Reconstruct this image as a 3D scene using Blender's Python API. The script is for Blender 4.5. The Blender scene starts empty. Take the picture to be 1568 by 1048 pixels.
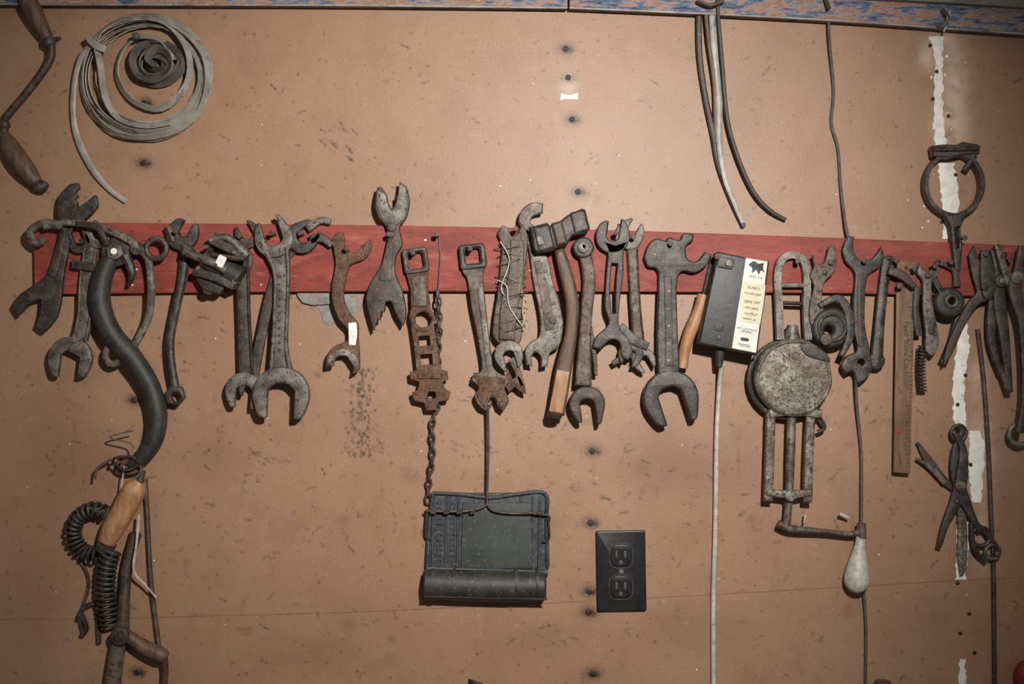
import bpy, math, random
import numpy as np
import bmesh
from mathutils import Vector, Matrix
random.seed(3)
S=0.00092; CX,CY=784,524; D=1.6; Z0=1.5
scene=bpy.context.scene
scene.view_settings.view_transform='Standard'

# ---------------- materials ----------------
def lin(c):
    o=[]
    for v in c[:3]:
        v/=255.0
        o.append(v/12.92 if v<=0.04045 else ((v+0.055)/1.055)**2.4)
    return (*o,1)
def MAT(name,a,b,rough=0.5,metal=0.2,scale=60,c=None,cs=250,cthr=0.62,bump=0.3,stretch=(1,1,1),bscale=None,lo=0.38,hi=0.62,dust=None,dthr=0.5,film=None,fthr=0.54):
    m=bpy.data.materials.new(name); m.use_nodes=True
    nt=m.node_tree; N=nt.nodes; L=nt.links; bs=N['Principled BSDF']
    tc=N.new('ShaderNodeTexCoord'); mp=N.new('ShaderNodeMapping'); mp.inputs['Scale'].default_value=stretch
    oi=N.new('ShaderNodeObjectInfo'); vm=N.new('ShaderNodeVectorMath'); vm.operation='ADD'
    L.new(tc.outputs['Object'],vm.inputs[0]); L.new(oi.outputs['Location'],vm.inputs[1])
    L.new(vm.outputs[0],mp.inputs['Vector'])
    def nz(sc,det=8,ro=0.65):
        n=N.new('ShaderNodeTexNoise'); n.inputs['Scale'].default_value=sc; n.inputs['Detail'].default_value=det; n.inputs['Roughness'].default_value=ro
        L.new(mp.outputs[0],n.inputs['Vector']); return n.outputs['Fac']
    r=N.new('ShaderNodeValToRGB'); r.color_ramp.elements[0].position=lo; r.color_ramp.elements[1].position=hi
    r.color_ramp.elements[0].color=lin(a); r.color_ramp.elements[1].color=lin(b)
    L.new(nz(scale),r.inputs[0]); col=r.outputs[0]
    def layer(col,cc,sc,thr,wd=0.05,det=5):
        r2=N.new('ShaderNodeValToRGB'); r2.color_ramp.elements[0].position=thr-wd; r2.color_ramp.elements[1].position=thr+wd
        L.new(nz(sc,det),r2.inputs[0])
        mx=N.new('ShaderNodeMix'); mx.data_type='RGBA'; L.new(r2.outputs[0],mx.inputs[0]); L.new(col,mx.inputs[6]); mx.inputs[7].default_value=lin(cc)
        return mx.outputs[2]
    if dust: col=layer(col,dust,35,dthr,0.09)
    if film: col=layer(col,film,52,fthr,0.10,9)
    if c: col=layer(col,c,cs,cthr)
    L.new(col,bs.inputs['Base Color'])
    bs.inputs['Roughness'].default_value=rough; bs.inputs['Metallic'].default_value=metal
    if bump:
        bp=N.new('ShaderNodeBump'); bp.inputs['Strength'].default_value=bump; bp.inputs['Distance'].default_value=0.002
        L.new(nz(bscale or scale*4,5),bp.inputs['Height']); L.new(bp.outputs[0],bs.inputs['Normal'])
    return m
ST=MAT('worn_steel',(74,67,60),(126,118,108),0.48,0.3,90,(50,41,34),180,0.58,dust=(80,64,52),dthr=0.57,film=(134,126,116),fthr=0.60)
DK=MAT('dark_steel',(36,32,29),(68,62,56),0.46,0.3,90,(116,106,95),260,0.65,dust=(58,47,39),dthr=0.56,film=(88,80,72),fthr=0.60)
DR=MAT('dark_rusty_steel',(44,36,30),(76,64,55),0.52,0.25,90,(118,104,90),240,0.65,dust=(72,53,42),dthr=0.55,film=(96,85,74),fthr=0.60)
RU=MAT('rust',(74,50,37),(108,77,57),0.75,0.1,80,(48,36,30),200,0.57,dust=(106,66,42),dthr=0.57,film=(124,98,78),fthr=0.62)
RG=MAT('rust_and_grey_steel',(78,63,53),(114,102,90),0.58,0.2,70,(52,40,32),180,0.57,dust=(82,60,46),dthr=0.53,film=(126,114,100),fthr=0.61)
LT=MAT('cast_iron_worn_plating',(104,98,88),(148,141,128),0.48,0.3,110,(66,54,43),240,0.55,dust=(96,80,64),dthr=0.52)
WD=MAT('light_wood',(140,98,64),(172,128,90),0.5,0,40,(100,66,44),120,0.66,0.15,(3,3,0.5))
WB=MAT('brown_wood',(70,50,38),(104,77,57),0.55,0,40,(50,36,27),120,0.62,0.2,(3,3,0.5))
BK=MAT('black_plastic',(20,19,19),(32,30,30),0.35,0,60,(66,60,56),400,0.72,0.1)
BOXB=MAT('dusty_black_box',(27,25,24),(43,41,39),0.5,0,60,(84,76,70),260,0.66,0.15)
RBK=MAT('black_rubber',(34,31,28),(52,47,42),0.55,0,50,(80,70,60),240,0.64,0.3)
WH=MAT('white_paint',(214,208,198),(236,231,222),0.6,0,80,(168,138,114),130,0.68,0.2)
CORD=MAT('dirty_white_cord',(160,153,140),(190,183,171),0.5,0,90,(112,97,82),120,0.64,0.1)
GCORD=MAT('grey_cord',(66,61,56),(92,85,78),0.6,0,90,None)
STRAP=MAT('grey_webbing',(128,122,112),(164,158,147),0.45,0,30,(100,90,78),40,0.62,0.1)
ROLLM=MAT('grimy_webbing',(66,60,54),(100,93,84),0.55,0,50,None,bump=0.1)
STRAPD=MAT('dark_leather_strap',(44,37,33),(72,62,54),0.55,0,60,(104,90,78),150,0.66,0.2)
RED=MAT('red_painted_wood',(120,46,34),(144,60,46),0.65,0,30,(76,44,34),160,0.63,0.35,(0.5,1,1.6),dust=(158,90,70),dthr=0.64)
YEL=MAT('label_cream',(190,182,150),(206,198,170),0.6,0,60,(150,130,98),200,0.66,bump=0)
LAB=MAT('label_paper',(200,195,182),(220,215,204),0.6,0,60,(160,140,112),200,0.68,bump=0)
INK=MAT('label_ink',(30,28,28),(40,38,38),0.6,0,60,None,bump=0)
TRAY=MAT('dusty_blue_grey_tin',(40,43,48),(62,65,70),0.6,0.1,60,(92,88,82),200,0.6,0.15)
ROLL=MAT('dusty_black_tin',(38,36,34),(56,52,49),0.55,0.1,40,(90,82,74),180,0.62,0.15)
PANEL=MAT('dark_green_grey_sheet',(46,50,48),(62,65,62),0.6,0.05,30,(88,86,78),200,0.62,0.1)
PEEL=MAT('peeling_blue_paint',(104,108,108),(142,138,130),0.6,0,60,(142,104,78),90,0.56,0.3)
REDP=MAT('red_plastic',(130,30,28),(150,40,36),0.5,0,40,None)
BRASS=MAT('tarnished_screw',(38,28,22),(58,44,35),0.5,0.3,200,None)

# ---------------- builder ----------------
tmpcol=scene.collection
def curve_mesh(polys,ext,bev,res=2):
    cu=bpy.data.curves.new('c','CURVE'); cu.dimensions='2D'; cu.fill_mode='BOTH'
    cu.extrude=max(ext,0.01); cu.bevel_depth=bev; cu.offset=-bev; cu.bevel_resolution=res
    for p in polys:
        sp=cu.splines.new('POLY'); sp.points.add(len(p)-1)
        for i,q in enumerate(p): sp.points[i].co=(q[0],-q[1],0,1)
        sp.use_cyclic_u=True
    return conv(cu)
def conv(cu):
    ob=bpy.data.objects.new('c',cu); tmpcol.objects.link(ob)
    dg=bpy.context.evaluated_depsgraph_get(); dg.update()
    me=ob.evaluated_get(dg).to_mesh()
    vs=[tuple(v.co) for v in me.vertices]; fs=[tuple(p.vertices) for p in me.polygons]
    bpy.data.objects.remove(ob); bpy.data.curves.remove(cu)
    return vs,fs
def sm(pts,n=5,closed=True):
    P=[np.array(p[:2],float) for p in pts]; sh=[len(p)>2 for p in pts]; N=len(P); out=[]
    def T(i):
        if sh[i]: return np.zeros(2)
        return 0.5*(P[(i+1)%N]-P[(i-1)%N])
    for i in range(N):
        j=(i+1)%N
        if sh[i] and sh[j]: out.append(tuple(P[i])); continue
        a,b=P[i],P[j]; ta,tb=T(i),T(j)
        for k in range(n):
            t=k/n; h=(2*t**3-3*t**2+1)*a+(t**3-2*t**2+t)*ta+(-2*t**3+3*t**2)*b+(t**3-t**2)*tb
            out.append(tuple(h))
    return out
def cr(pts,n=6,closed=False):
    P=np.array(pts,float); N=len(P)
    if N<3 and not closed:
        return np.array([P[0]+(P[1]-P[0])*k/4 for k in range(5)])
    out=[]
    rng=N if closed else N-1
    for i in range(rng):
        if closed: p0,p1,p2,p3=P[(i-1)%N],P[i],P[(i+1)%N],P[(i+2)%N]
        else: p0,p1,p2,p3=P[max(i-1,0)],P[i],P[i+1],P[min(i+2,N-1)]
        for k in range(n):
            t=k/n
            out.append(0.5*(2*p1+(p2-p0)*t+(2*p0-5*p1+4*p2-p3)*t*t+(3*p1-p0-3*p2+p3)*t**3))
    if not closed: out.append(P[-1])
    return np.array(out)
def circ(cx,cy,r,n=28,ry=None,a0=0):
    ry=ry or r
    return [(cx+r*math.cos(a0+2*math.pi*i/n),cy+ry*math.sin(a0+2*math.pi*i/n)) for i in range(n)]
def rrect(cx,cy,w,h,ang=0,r=None):
    a=math.radians(ang); c,s=math.cos(a),math.sin(a); out=[]
    if r:
        for (sx,sy,q) in ((1,1,0),(-1,1,90),(-1,-1,180),(1,-1,270)):
            for k in range(5):
                t=math.radians(q+k*22.5); out.append((sx*(w/2-r)+r*math.cos(t),sy*(h/2-r)+r*math.sin(t)))
    else: out=[(-w/2,-h/2),(w/2,-h/2),(w/2,h/2),(-w/2,h/2)]
    return [(cx+x*c-y*s,cy+x*s+y*c) for x,y in out]

class B:
    def __init__(s,name,ref=None): s.name=name; s.v=[];s.f=[];s.m=[];s.mats=[];s.ref=ref
    def add(s,vs,fs,mat):
        o=len(s.v); s.v+=vs; s.f+=[tuple(i+o for i in f) for f in fs]
        if mat not in s.mats: s.mats.append(mat)
        s.m+=[s.mats.index(mat)]*len(fs)
    def poly(s,pts,d,t,mat,holes=(),bev=1.2,smooth=False,res=2):
        polys=[sm(pts) if smooth else pts]+list(holes)
        bev=min(bev,t/2-0.02)
        vs,fs=curve_mesh(polys,t/2-bev,bev,res)
        s.add([(x,-y,d+t/2+z) for x,y,z in vs],fs,mat)
    def text(s,txt,x,y,size,ang,d,mat,ext=0.3):
        cu=bpy.data.curves.new('t','FONT'); cu.body=txt; cu.size=size; cu.extrude=ext; cu.align_x='CENTER'; cu.align_y='CENTER'
        vs,fs=conv(cu); a=math.radians(ang); c,n=math.cos(a),math.sin(a)
        s.add([(x+vx*c+vy*n, y+vx*n-vy*c, d+vz) for vx,vy,vz in vs],fs,mat)
    def strip(s,path,w,d,t,mat,bev=1.2,n=6,holes=()):
        s.poly(strip_pts(path,w,n),d,t,mat,holes,bev)
    def ibeam(s,path,w,d,t,mat,rib=0.2,n=6):
        s.strip(path,w,d,t*0.6,mat,0.8,n)
        if not hasattr(w,'__len__'): w=[w]*len(path)
        q=cr([(p[0],p[1],ww) for p,ww in zip(path,w)],n)
        tg=np.gradient(q[:,:2],axis=0); tg/=np.linalg.norm(tg,axis=1)[:,None]; nn=np.stack([-tg[:,1],tg[:,0]],1)
        for sg in (-1,1):
            pts=[(a[0]+sg*m[0]*a[2]*(0.5-rib/2),a[1]+sg*m[1]*a[2]*(0.5-rib/2),d+t*0.5) for a,m in zip(q,nn)]
            s.tube(pts,[a[2]*rib/2 for a in q],mat,seg=8,n=0,flat=t*0.5/(max(np.mean(w)*rib/2,0.1)))
    def tube(s,pts,r,mat,seg=8,closed=False,n=6,flat=None,rot=0,cap=True):
        if not hasattr(r,'__len__'): r=[r]*len(pts)
        q=np.array([tuple(p)+(rr,) for p,rr in zip(pts,r)],float)
        if n: q=cr(q,n,closed)
        P=q[:,:3]; R=q[:,3]; N=len(P)
        if closed: tg=np.roll(P,-1,0)-np.roll(P,1,0)
        else: tg=np.gradient(P,axis=0)
        ln=np.linalg.norm(tg,axis=1)[:,None]; ln[ln==0]=1; tg=tg/ln
        vs=[]; fs=[]
        u=None
        for i in range(N):
            t=tg[i]
            if flat is not None:
                u=np.array([-t[1],t[0],0]); 
                u=u/(np.linalg.norm(u)+1e-9); v=np.array([0,0,1.0])
            else:
                if u is None:
                    a=np.array([0,0,1.0]) if abs(t[2])<0.8 else np.array([1.0,0,0])
                    u=np.cross(a,t); u/=np.linalg.norm(u)
                else:
                    u=u-t*np.dot(u,t); u/=np.linalg.norm(u)+1e-9
                v=np.cross(t,u)
            for k in range(seg):
                an=rot+2*math.pi*k/seg
                p=P[i]+u*(R[i]*math.cos(an))+v*(R[i]*(flat or 1)*math.sin(an))
                vs.append(tuple(p))
        M=N if closed else N-1
        for i in range(M):
            j=(i+1)%N
            for k in range(seg):
                l=(k+1)%seg
                fs.append((i*seg+k,i*seg+l,j*seg+l,j*seg+k))
        if not closed and cap:
            fs.append(tuple(range(seg))); fs.append(tuple((N-1)*seg+k for k in range(seg)))
        s.add(vs,fs,mat)
    def band(s,pts,hw,th,mat,n=2,closed=True,tilt=35):
        # flat strap: rectangular section, tilted about its run so the face shows from the front
        q=cr(pts,n,closed); N=len(q)
        tg=(np.roll(q,-1,0)-np.roll(q,1,0)) if closed else np.gradient(q,axis=0)
        ta=math.radians(tilt); vs=[];fs=[]
        for i in range(N):
            t=tg[i]; u=np.array([-t[1],t[0],0]); u/=np.linalg.norm(u)+1e-9; v=np.array([0,0,1.0])
            a=u*math.sin(ta)+v*math.cos(ta); c=u*math.cos(ta)-v*math.sin(ta)
            for sa,sc in ((1,1),(-1,1),(-1,-1),(1,-1)): vs.append(tuple(q[i]+a*hw*sa+c*th*sc))
        for i in range(N if closed else N-1):
            j=(i+1)%N
            for k in range(4):
                l=(k+1)%4; fs.append((i*4+k,i*4+l,j*4+l,j*4+k))
        if not closed: fs+= [(0,1,2,3),tuple((N-1)*4+k for k in range(4))]
        s.add(vs,fs,mat)
    def ribbon(s,pts,hw,hd,mat,n=6,closed=False):
        s.tube(pts,hw*1.414,mat,4,closed,n,flat=hd/hw,rot=math.pi/4)
    def ring(s,cx,cy,r,rt,d,mat,seg=8,ry=None,flat=None):
        s.tube([(x,y,d) for x,y in circ(cx,cy,r,28,ry)],rt,mat,seg,True,0,flat)
    def disc(s,cx,cy,r,d,t,mat,bev=1.0,holes=(),n=28): s.poly(circ(cx,cy,r,n),d,t,mat,holes,bev)
    def bolt(s,cx,cy,r,d,t,mat): s.poly(circ(cx,cy,r,6,a0=0.4),d,t,mat,bev=0.8)
    def ball(s,cx,cy,d,r,mat): s.tube([(cx,cy+r*math.cos(a),d) for a in np.linspace(0,math.pi,9)],[max(r*math.sin(a),0.05) for a in np.linspace(0,math.pi,9)],mat,12,n=0)
    def head(s,cx,cy,R,ang,d,t,mat,g=0.42,th=-0.05,L=0.98,L2=None,w=0.3,bev=2):
        s.poly(head_pts(cx,cy,R,ang,g,th,L,L2,w),d,t,mat,bev=bev,smooth=False)
    def helix(s,path,R,rt,turns,mat,seg=6,per=14):
        q=cr(path,12); seglen=np.r_[0,np.cumsum(np.linalg.norm(np.diff(q,axis=0),axis=1))]
        K=int(turns*per); tt=np.linspace(0,seglen[-1],K)
        X=np.stack([np.interp(tt,seglen,q[:,i]) for i in range(3)],1)
        tg=np.gradient(X,axis=0); tg/=np.linalg.norm(tg,axis=1)[:,None]
        pts=[]
        for i in range(K):
            u=np.array([-tg[i][1],tg[i][0],0]); u/=np.linalg.norm(u)+1e-9; v=np.cross(tg[i],u); a=2*math.pi*i/per
            pts.append(tuple(X[i]+R*(u*math.cos(a)+v*math.sin(a))))
        s.tube(pts,rt,mat,seg,n=0)
    def chain(s,path,ll,lw,rt,mat):
        q=cr(path,12); sl=np.r_[0,np.cumsum(np.linalg.norm(np.diff(q,axis=0),axis=1))]
        pos=0;k=0
        while pos<sl[-1]:
            c=np.array([np.interp(pos,sl,q[:,i]) for i in range(3)]); c2=np.array([np.interp(min(pos+2,sl[-1]),sl,q[:,i]) for i in range(3)])
            t=c2-c; 
            if np.linalg.norm(t)<1e-6: break
            t/=np.linalg.norm(t); u=np.array([-t[1],t[0],0]); u/=np.linalg.norm(u)+1e-9; v=np.cross(t,u)
            an=0.35 if k%2 else 1.35
            w=u*math.cos(an)+v*math.sin(an)
            pts=[]
            for j in range(14):
                a=2*math.pi*j/14; pts.append(tuple(c+t*(ll/2)*math.cos(a)+w*(lw/2)*math.copysign(abs(math.sin(a))**0.7,math.sin(a))))
            s.tube(pts,rt,mat,6,True,0)
            pos+=ll*0.78;k+=1
    def done(s):
        V=np.array(s.v,float)
        ref=s.ref if s.ref is not None else float(np.mean([V[:,2].min(),V[:,2].max()]))
        X=(V[:,0]-CX)*S; Y=-V[:,2]*S; Z=(CY-V[:,1])*S
        cx,cz=(X.min()+X.max())/2,(Z.min()+Z.max())/2; cy=(Y.min()+Y.max())/2
        k=(D-ref*S)/D
        me=bpy.data.meshes.new(s.name)
        me.from_pydata(np.stack([X-cx,Y-cy,Z-cz],1).tolist(),[],s.f)
        for m in s.mats: me.materials.append(m)
        me.polygons.foreach_set('material_index',s.m)
        bm=bmesh.new(); bm.from_mesh(me); bmesh.ops.remove_doubles(bm,verts=bm.verts,dist=2e-6)
        bmesh.ops.recalc_face_normals(bm,faces=bm.faces); bm.to_mesh(me); bm.free()
        me.polygons.foreach_set('use_smooth',[True]*len(me.polygons))
        me.set_sharp_from_angle(angle=math.radians(38))
        ob=bpy.data.objects.new(s.name,me); scene.collection.objects.link(ob)
        ob.location=(cx*k,cy,cz*k+Z0)
        return ob
def strip_pts(path,w,n=6):
    if not hasattr(w,'__len__'): w=[w]*len(path)
    q=cr([(p[0],p[1],ww) for p,ww in zip(path,w)],n)
    tg=np.gradient(q[:,:2],axis=0); tg/=np.linalg.norm(tg,axis=1)[:,None]
    nn=np.stack([-tg[:,1],tg[:,0]],1)
    a=[(p[0]+m[0]*p[2]/2,p[1]+m[1]*p[2]/2) for p,m in zip(q,nn)]
    b=[(p[0]-m[0]*p[2]/2,p[1]-m[1]*p[2]/2) for p,m in zip(q,nn)]
    return a+b[::-1]
def head_pts(cx,cy,R,ang,g=0.42,th=-0.05,L=0.98,L2=None,w=0.3):
    L2=L2 or L
    loc=[(L,g,1),(L*0.99,g+w*0.7),(0.62,0.84)]
    loc+=[(math.cos(math.radians(a)),math.sin(math.radians(a))) for a in (85,115,145,180,215,245,275)]
    loc+=[(0.62,-0.84),(L2*0.99,-g-w*0.7),(L2,-g,1),(th,-g,1),(th-g*0.5,-g*0.45),(th-g*0.5,g*0.45),(th,g,1)]
    a=math.radians(ang); c,s=math.cos(a),math.sin(a)
    return sm([((cx+R*(p[0]*c-p[1]*s)),(cy+R*(p[0]*s+p[1]*c)))+tuple(p[2:]) for p in loc],4)

NAILS=[]
bd=15   # front face of the red board (px depth)

# ---- hand brace, top-left
b=B('hand_brace')
b.tube([(18,-60,20),(38,-15,20),(52,20,20),(70,52,20),(76,62,20)],[13,15,14,10,7],WB,14)
b.ball(76,66,20,10,DR)
b.tube([(76,62,20),(80,80,20),(74,100,20),(45,138,18),(15,172,16),(6,186,15),(6,205,15)],[6,6,6,6,6,6,7],DR,10)
b.ball(6,190,15,9,DR)
b.tube([(3,203,15),(14,222,15),(28,245,15),(44,265,15),(56,280,15)],[8,14,16,14,9],WB,14)
b.tube([(52,276,15),(62,284,15),(70,278,15)],[9,10,5],DR,10)
b.tube([(76,62,20),(84,58,10),(84,55,0)],3,DR)
b.done()

# ---- coil of flat strap
b=B('coiled_webbing_strap')
rnd=random.Random(5)
specs=[(222,118,99,14,11),(221,117,92,12,10),(220,119,86,15,12),(225,114,80,12,9),(222,121,96,21,13)]
for (cx,cy,r,d,N) in specs:
    lp=[]
    ph=rnd.random()*6
    for i in range(N):
        a=2*math.pi*i/N+ph; rr=r*(1+rnd.uniform(-.022,.022)); lp.append((cx+rr*math.cos(a),cy+rr*0.95*math.sin(a),d+rnd.uniform(-2,2)))
    b.band(lp,5.5,0.7,STRAP,3,True,32)
b.band([(150,68,24),(162,48,24),(200,30,22),(255,38,22),(288,80,22),(286,130,20),(247,166,18),(203,154,18),(180,116,18),(188,78,18),(214,58,18),(248,64,18),(268,92,18)],5.5,0.8,STRAP,4,False,38)
b.band([(150,66,28),(157,105,24),(163,150,22),(184,183,20),(225,194,20),(262,188,20)],5.5,0.8,STRAP,3,False,36)
for r,dx,dy in ((40,0,0),(31,3,-2),(21,-3,3),(12,1,-3)):
    b.band([(237+dx+rnd.uniform(-4,4)+r*math.cos(a),97+dy+r*0.85*math.sin(a)+rnd.uniform(-4,4),14+rnd.uniform(-2,2)) for a in np.linspace(0,6.28,8)[:-1]],6,1.0,ROLLM,4,True,34)
b.band([(232,70,24),(215,75,24),(205,95,24),(215,118,24),(240,125,24),(262,108,24),(258,85,24),(240,78,24),(228,92,24),(240,102,24)],6,1.2,ROLLM,4,False,40)
b.tube([(150,66,22),(128,85,20),(114,125,14),(110,175,10),(118,215,8),(140,258,8),(165,288,6),(190,306,6)],[4,4,4,4,5,5,4,4],STRAP,6,flat=0.4)
b.ribbon([(140,60,30),(152,74,30),(167,80,28)],5,3,STRAP)
b.tube([(212,60,0),(212,60,28)],3,DK,8); b.ball(212,60,29,6,GCORD)
b.done()

# ---- alligator wrench left
b=B('alligator_wrench')
P=sm([(109,283,1),(92,300),(88,325),(92,348),(84,385),(72,420),(52,436),(30,452),(21,467,1),(30,482,1),(48,464),(64,458,1),(62,478),(56,498,1),(68,507,1),(86,488),(94,460),(97,430),(104,390),(112,352),(130,338),(149,318),(146,300,1),(130,312),(118,320,1),(119,312,1),(115,307,1),(120,302,1),(116,296,1),(122,290,1),(119,282,1)])
b.poly(P,bd+2,9,DK,bev=2)
b.strip([(100,345),(92,390),(82,425)],[10,8,10],bd+9,4,DR,1.5)
b.done(); NAILS.append((100,345))

b=B('oil_filter_strap_wrench')
b.tube([(100,350,38),(75,344,38),(55,352,36),(50,362,36),(60,374,34),(72,368,34)],[6,6,6,6,6,5],ST,8,flat=0.5)
b.tube([(72,350,38),(105,344,38),(140,347,38),(170,356,40),(200,370,42),(222,388,40)],[5,5,5,5,6,6],LT,8,flat=0.6)
b.tube([(120,346,40),(150,350,42),(160,360,42),(168,378,42)],[4,5,5,4],DK,8,flat=0.6)
b.tube([(215,384,38),(228,400,38),(232,440,36),(228,480,32),(214,512,30),(198,535,28),(182,552,26)],[6,6,6,6,6,6,5],ST,8,flat=0.6)
b.ring(241,383,15,4.5,40,DR)
b.tube([(182,552,28),(170,556,28),(161,546,28),(164,532,28),(176,530,28),(188,540,28),(184,552,28)],[5,5,5,5,5,5,5],ST,8,flat=0.7)
b.poly(circ(212,383,10,20),34,10,DK)
b.tube([(212,383,bd),(212,383,34)],5,DK)
b.done()

b=B('open_end_wrench')
b.head(150,362,20,-70,bd+2,9,ST,w=0.3)
b.head(122,372,18,-110,bd+2,9,DK)
b.ibeam([(140,372),(132,430),(130,480),(122,520)],[20,22,22,24],bd+3,9,ST)
b.head(108,548,33,97,bd+1,11,ST,g=0.45,th=-0.1,L=0.9,L2=0.8)
b.strip([(122,520),(112,540)],[24,34],bd+2,9,ST)
b.strip([(112,405),(150,412)],[14,12],bd+10,5,DK)
b.done(); NAILS.append((140,372))

b=B('curved_rubber_hose')
b.tube([(172,398,30),(158,430,30),(156,470,30),(172,512,28),(202,548,26),(228,590,24),(239,635,22),(232,675,20),(212,702,20),(198,712,20)],[13,15,16,16,16,15,15,14,12,8],RBK,16)
b.disc(181,389,22,26,10,DK,2)
b.bolt(181,389,13,36,7,ST); b.disc(181,389,5,43,3,WH)
b.tube([(181,389,bd),(181,389,28)],8,DK)
b.tube([(195,395,34),(205,420,34),(198,440,30)],[8,6,3],DK)
for dx,dy in ((0,0),(3,5),(-2,9)):
    b.ring(196+dx,706+dy,17,2.4,20,WB,6,ry=8)
b.done()
b=B('frayed_twine')
b.tube([(170,705,22),(150,718,24),(146,735,24)],2,RU,6)
b.tube([(205,662,28),(190,665,30),(170,672,30),(200,680,30),(206,690,30)],1.2,GCORD,5)
b.tube([(212,705,26),(216,722,26),(205,735,26)],2,ST,6)
b.tube([(213,788,26),(210,830,28),(205,872,26),(220,895,20),(235,916,14)],[2,2,2,1.6,1.5],CORD,6)
b.tube([(175,708,30),(195,720,34),(214,712,34),(205,700,34),(180,702,34),(174,712,30)],2,DK,6)
b.tube([(190,715,24),(184,760,24),(178,770,22)],1.2,CORD,5)
b.done()
b=B('wooden_tool_handle')
b.tube([(214,738,20),(205,752,20),(190,780,20),(172,812,20),(160,838,20)],[10,18,18,17,12],WD,16)
b.tube([(165,830,20),(158,844,20)],[15,13],DR,14)
b.tube([(214,738,20),(218,722,20)],[6,5],DR,10)
b.done()
b=B('coil_spring')
b.helix([(162,788,16),(140,782,16),(118,796,16),(112,822,16),(128,846,16),(152,850,18)],11,2.4,17,RBK)
b.helix([(172,842,20),(164,870,20),(162,910,18),(168,960,16)],13,2.6,15,RBK)
b.done()
b=B('loppers')
b.tube([(205,820,9),(192,870,10),(188,920,12),(186,975,14)],[9,9,9,11],DR,12)
b.tube([(186,960,14),(178,1000,14),(168,1070,13),(160,1120,12)],[11,12,13,12],RG,12,)
b.tube([(190,970,18),(218,990,18),(245,1003,18),(254,1008,18)],[9,11,12,8],WB,12)
b.tube([(250,1004,18),(252,1030,16),(246,1080,14)],[6,5,5],DR,10)
b.disc(187,972,14,18,14,DR,3); b.bolt(187,972,7,32,4,DK)
b.done()
b=B('rusty_rod')
b.tube([(222,735,4),(226,800,4),(230,880,4),(238,950,4),(246,1010,4)],4,DR,8)
b.done()
b=B('rusty_wire_loop')
b.tube([(112,800,4),(106,835,4),(130,872,4),(135,900,4),(122,945,4),(128,975,4)],2.6,DR,6)
b.tube([(160,920,6),(130,930,6),(118,950,4)],4,DR,6)
b.tube([(150,940,6),(152,985,6)],4,DR,6)
b.tube([(124,940,4),(132,962,4),(124,975,4)],4,DK,6)
b.done()

b=B('bent_spanner')
b.head(279,362,24,-60,bd+2,11,DK,g=0.3,th=0.1,L=1.05,L2=0.9,w=0.4)
b.tube([(283,378,bd+8),(280,420,bd+8),(270,470,bd+8),(260,520,bd+6),(262,560,bd+6),(268,592,bd+6)],[9,7.5,7,7,7,7],DK,10,flat=0.8)
b.poly(circ(268,604,16,6,a0=0.2),bd,12,DK,[circ(270,606,8,6)],2)
b.tube([(258,350,bd+8),(266,372,bd+8)],[8,6],DR)
b.done(); NAILS.append((281,358))

b=B('cable_pulley_block')
b.poly(sm([(318,374,1),(336,360,1),(380,386,1),(382,402),(366,438),(352,432,1),(304,404,1)]),bd+1,5,DK,bev=1.5)
b.tube([(316,398,bd+18),(368,426,bd+18)],17,RBK,18,n=0)
b.tube([(314,397,bd+18),(318,399,bd+18)],20,DK,18,n=0); b.tube([(364,424,bd+18),(368,426,bd+18)],20,DK,18,n=0)
b.tube([(286,388,bd+34),(326,402,bd+36),(350,416,bd+36)],[6,7,6],ST,10)
b.tube([(324,370,bd+28),(350,366,bd+28),(380,394,bd+28)],[6,6,7],ST,10)
b.tube([(330,392,bd+40),(372,398,bd+36),(376,396,bd+30)],[3,4,4],DR,8)
b.tube([(306,398,bd+26),(286,382,bd+26)],[8,8],DR,8)
b.poly(sm([(298,418,1),(308,408),(330,420),(346,436),(336,450,1),(312,442)]),bd+14,12,DK,bev=2)
b.disc(320,442,9,bd+16,8,DR); b.disc(355,436,8,bd+18,10,DR)
b.poly(rrect(343,402,13,18,25,3),bd+38.5,4,WH)
for x,y in ((320,380),(362,388),(308,412),(362,432)): b.tube([(x,y,bd+2),(x,y,bd+36)],3.5,ST,8)
b.poly(sm([(326,362,1),(352,374),(380,386,1),(372,398),(346,386),(322,374,1)]),bd+26,6,DR,bev=1.5)
b.poly(sm([(300,412,1),(330,418),(362,434,1),(358,444,1),(326,430),(298,422,1)]),bd+28,6,DK,bev=1.5)
b.done(); NAILS.append((342,362))

b=B('open_end_wrench')
b.head(380,362,20,-120,bd,9,DR)
b.ibeam([(372,372),(372,430),(374,500),(378,580)],[18,20,20,24],bd+1,9,DR)
b.head(374,597,28,95,bd,11,ST,g=0.42,L=0.95,L2=0.95)
b.done(); NAILS.append((376,365))

b=B('large_open_end_wrench')
b.head(420,368,29,-108,bd+8,11,ST,g=0.46,L=1.15,L2=1.0,w=0.22,th=-0.1)
b.ibeam([(424,385),(431,420),(430,480),(428,530),(430,572)],[40,26,24,26,38],bd+9,11,ST,rib=0.22)
b.head(431,603,43,92,bd+7,14,ST,g=0.47,th=-0.15,L=0.82,L2=0.82,w=0.3,bev=3)
for i in range(11): b.disc(429+rnd.uniform(-1,1),425+i*11,2.2,bd+14,3,DR,0.5,n=8)
b.done(); NAILS.append((425,360))
b=B('open_end_wrench')
b.head(463,366,24,-40,bd+3,10,DK,g=0.4,L=1.1)
b.strip([(452,372),(432,400),(412,460),(395,540),(386,580)],[26,18,15,15,18],bd,7,DR)
b.strip([(470,352),(490,340),(506,342)],[14,10,9],bd+4,9,ST)
b.head(386,590,20,110,bd,8,DR)
b.strip([(475,370),(492,366),(508,378)],[14,13,9],bd+4,9,DK)
b.done(); NAILS.append((468,360))

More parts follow.
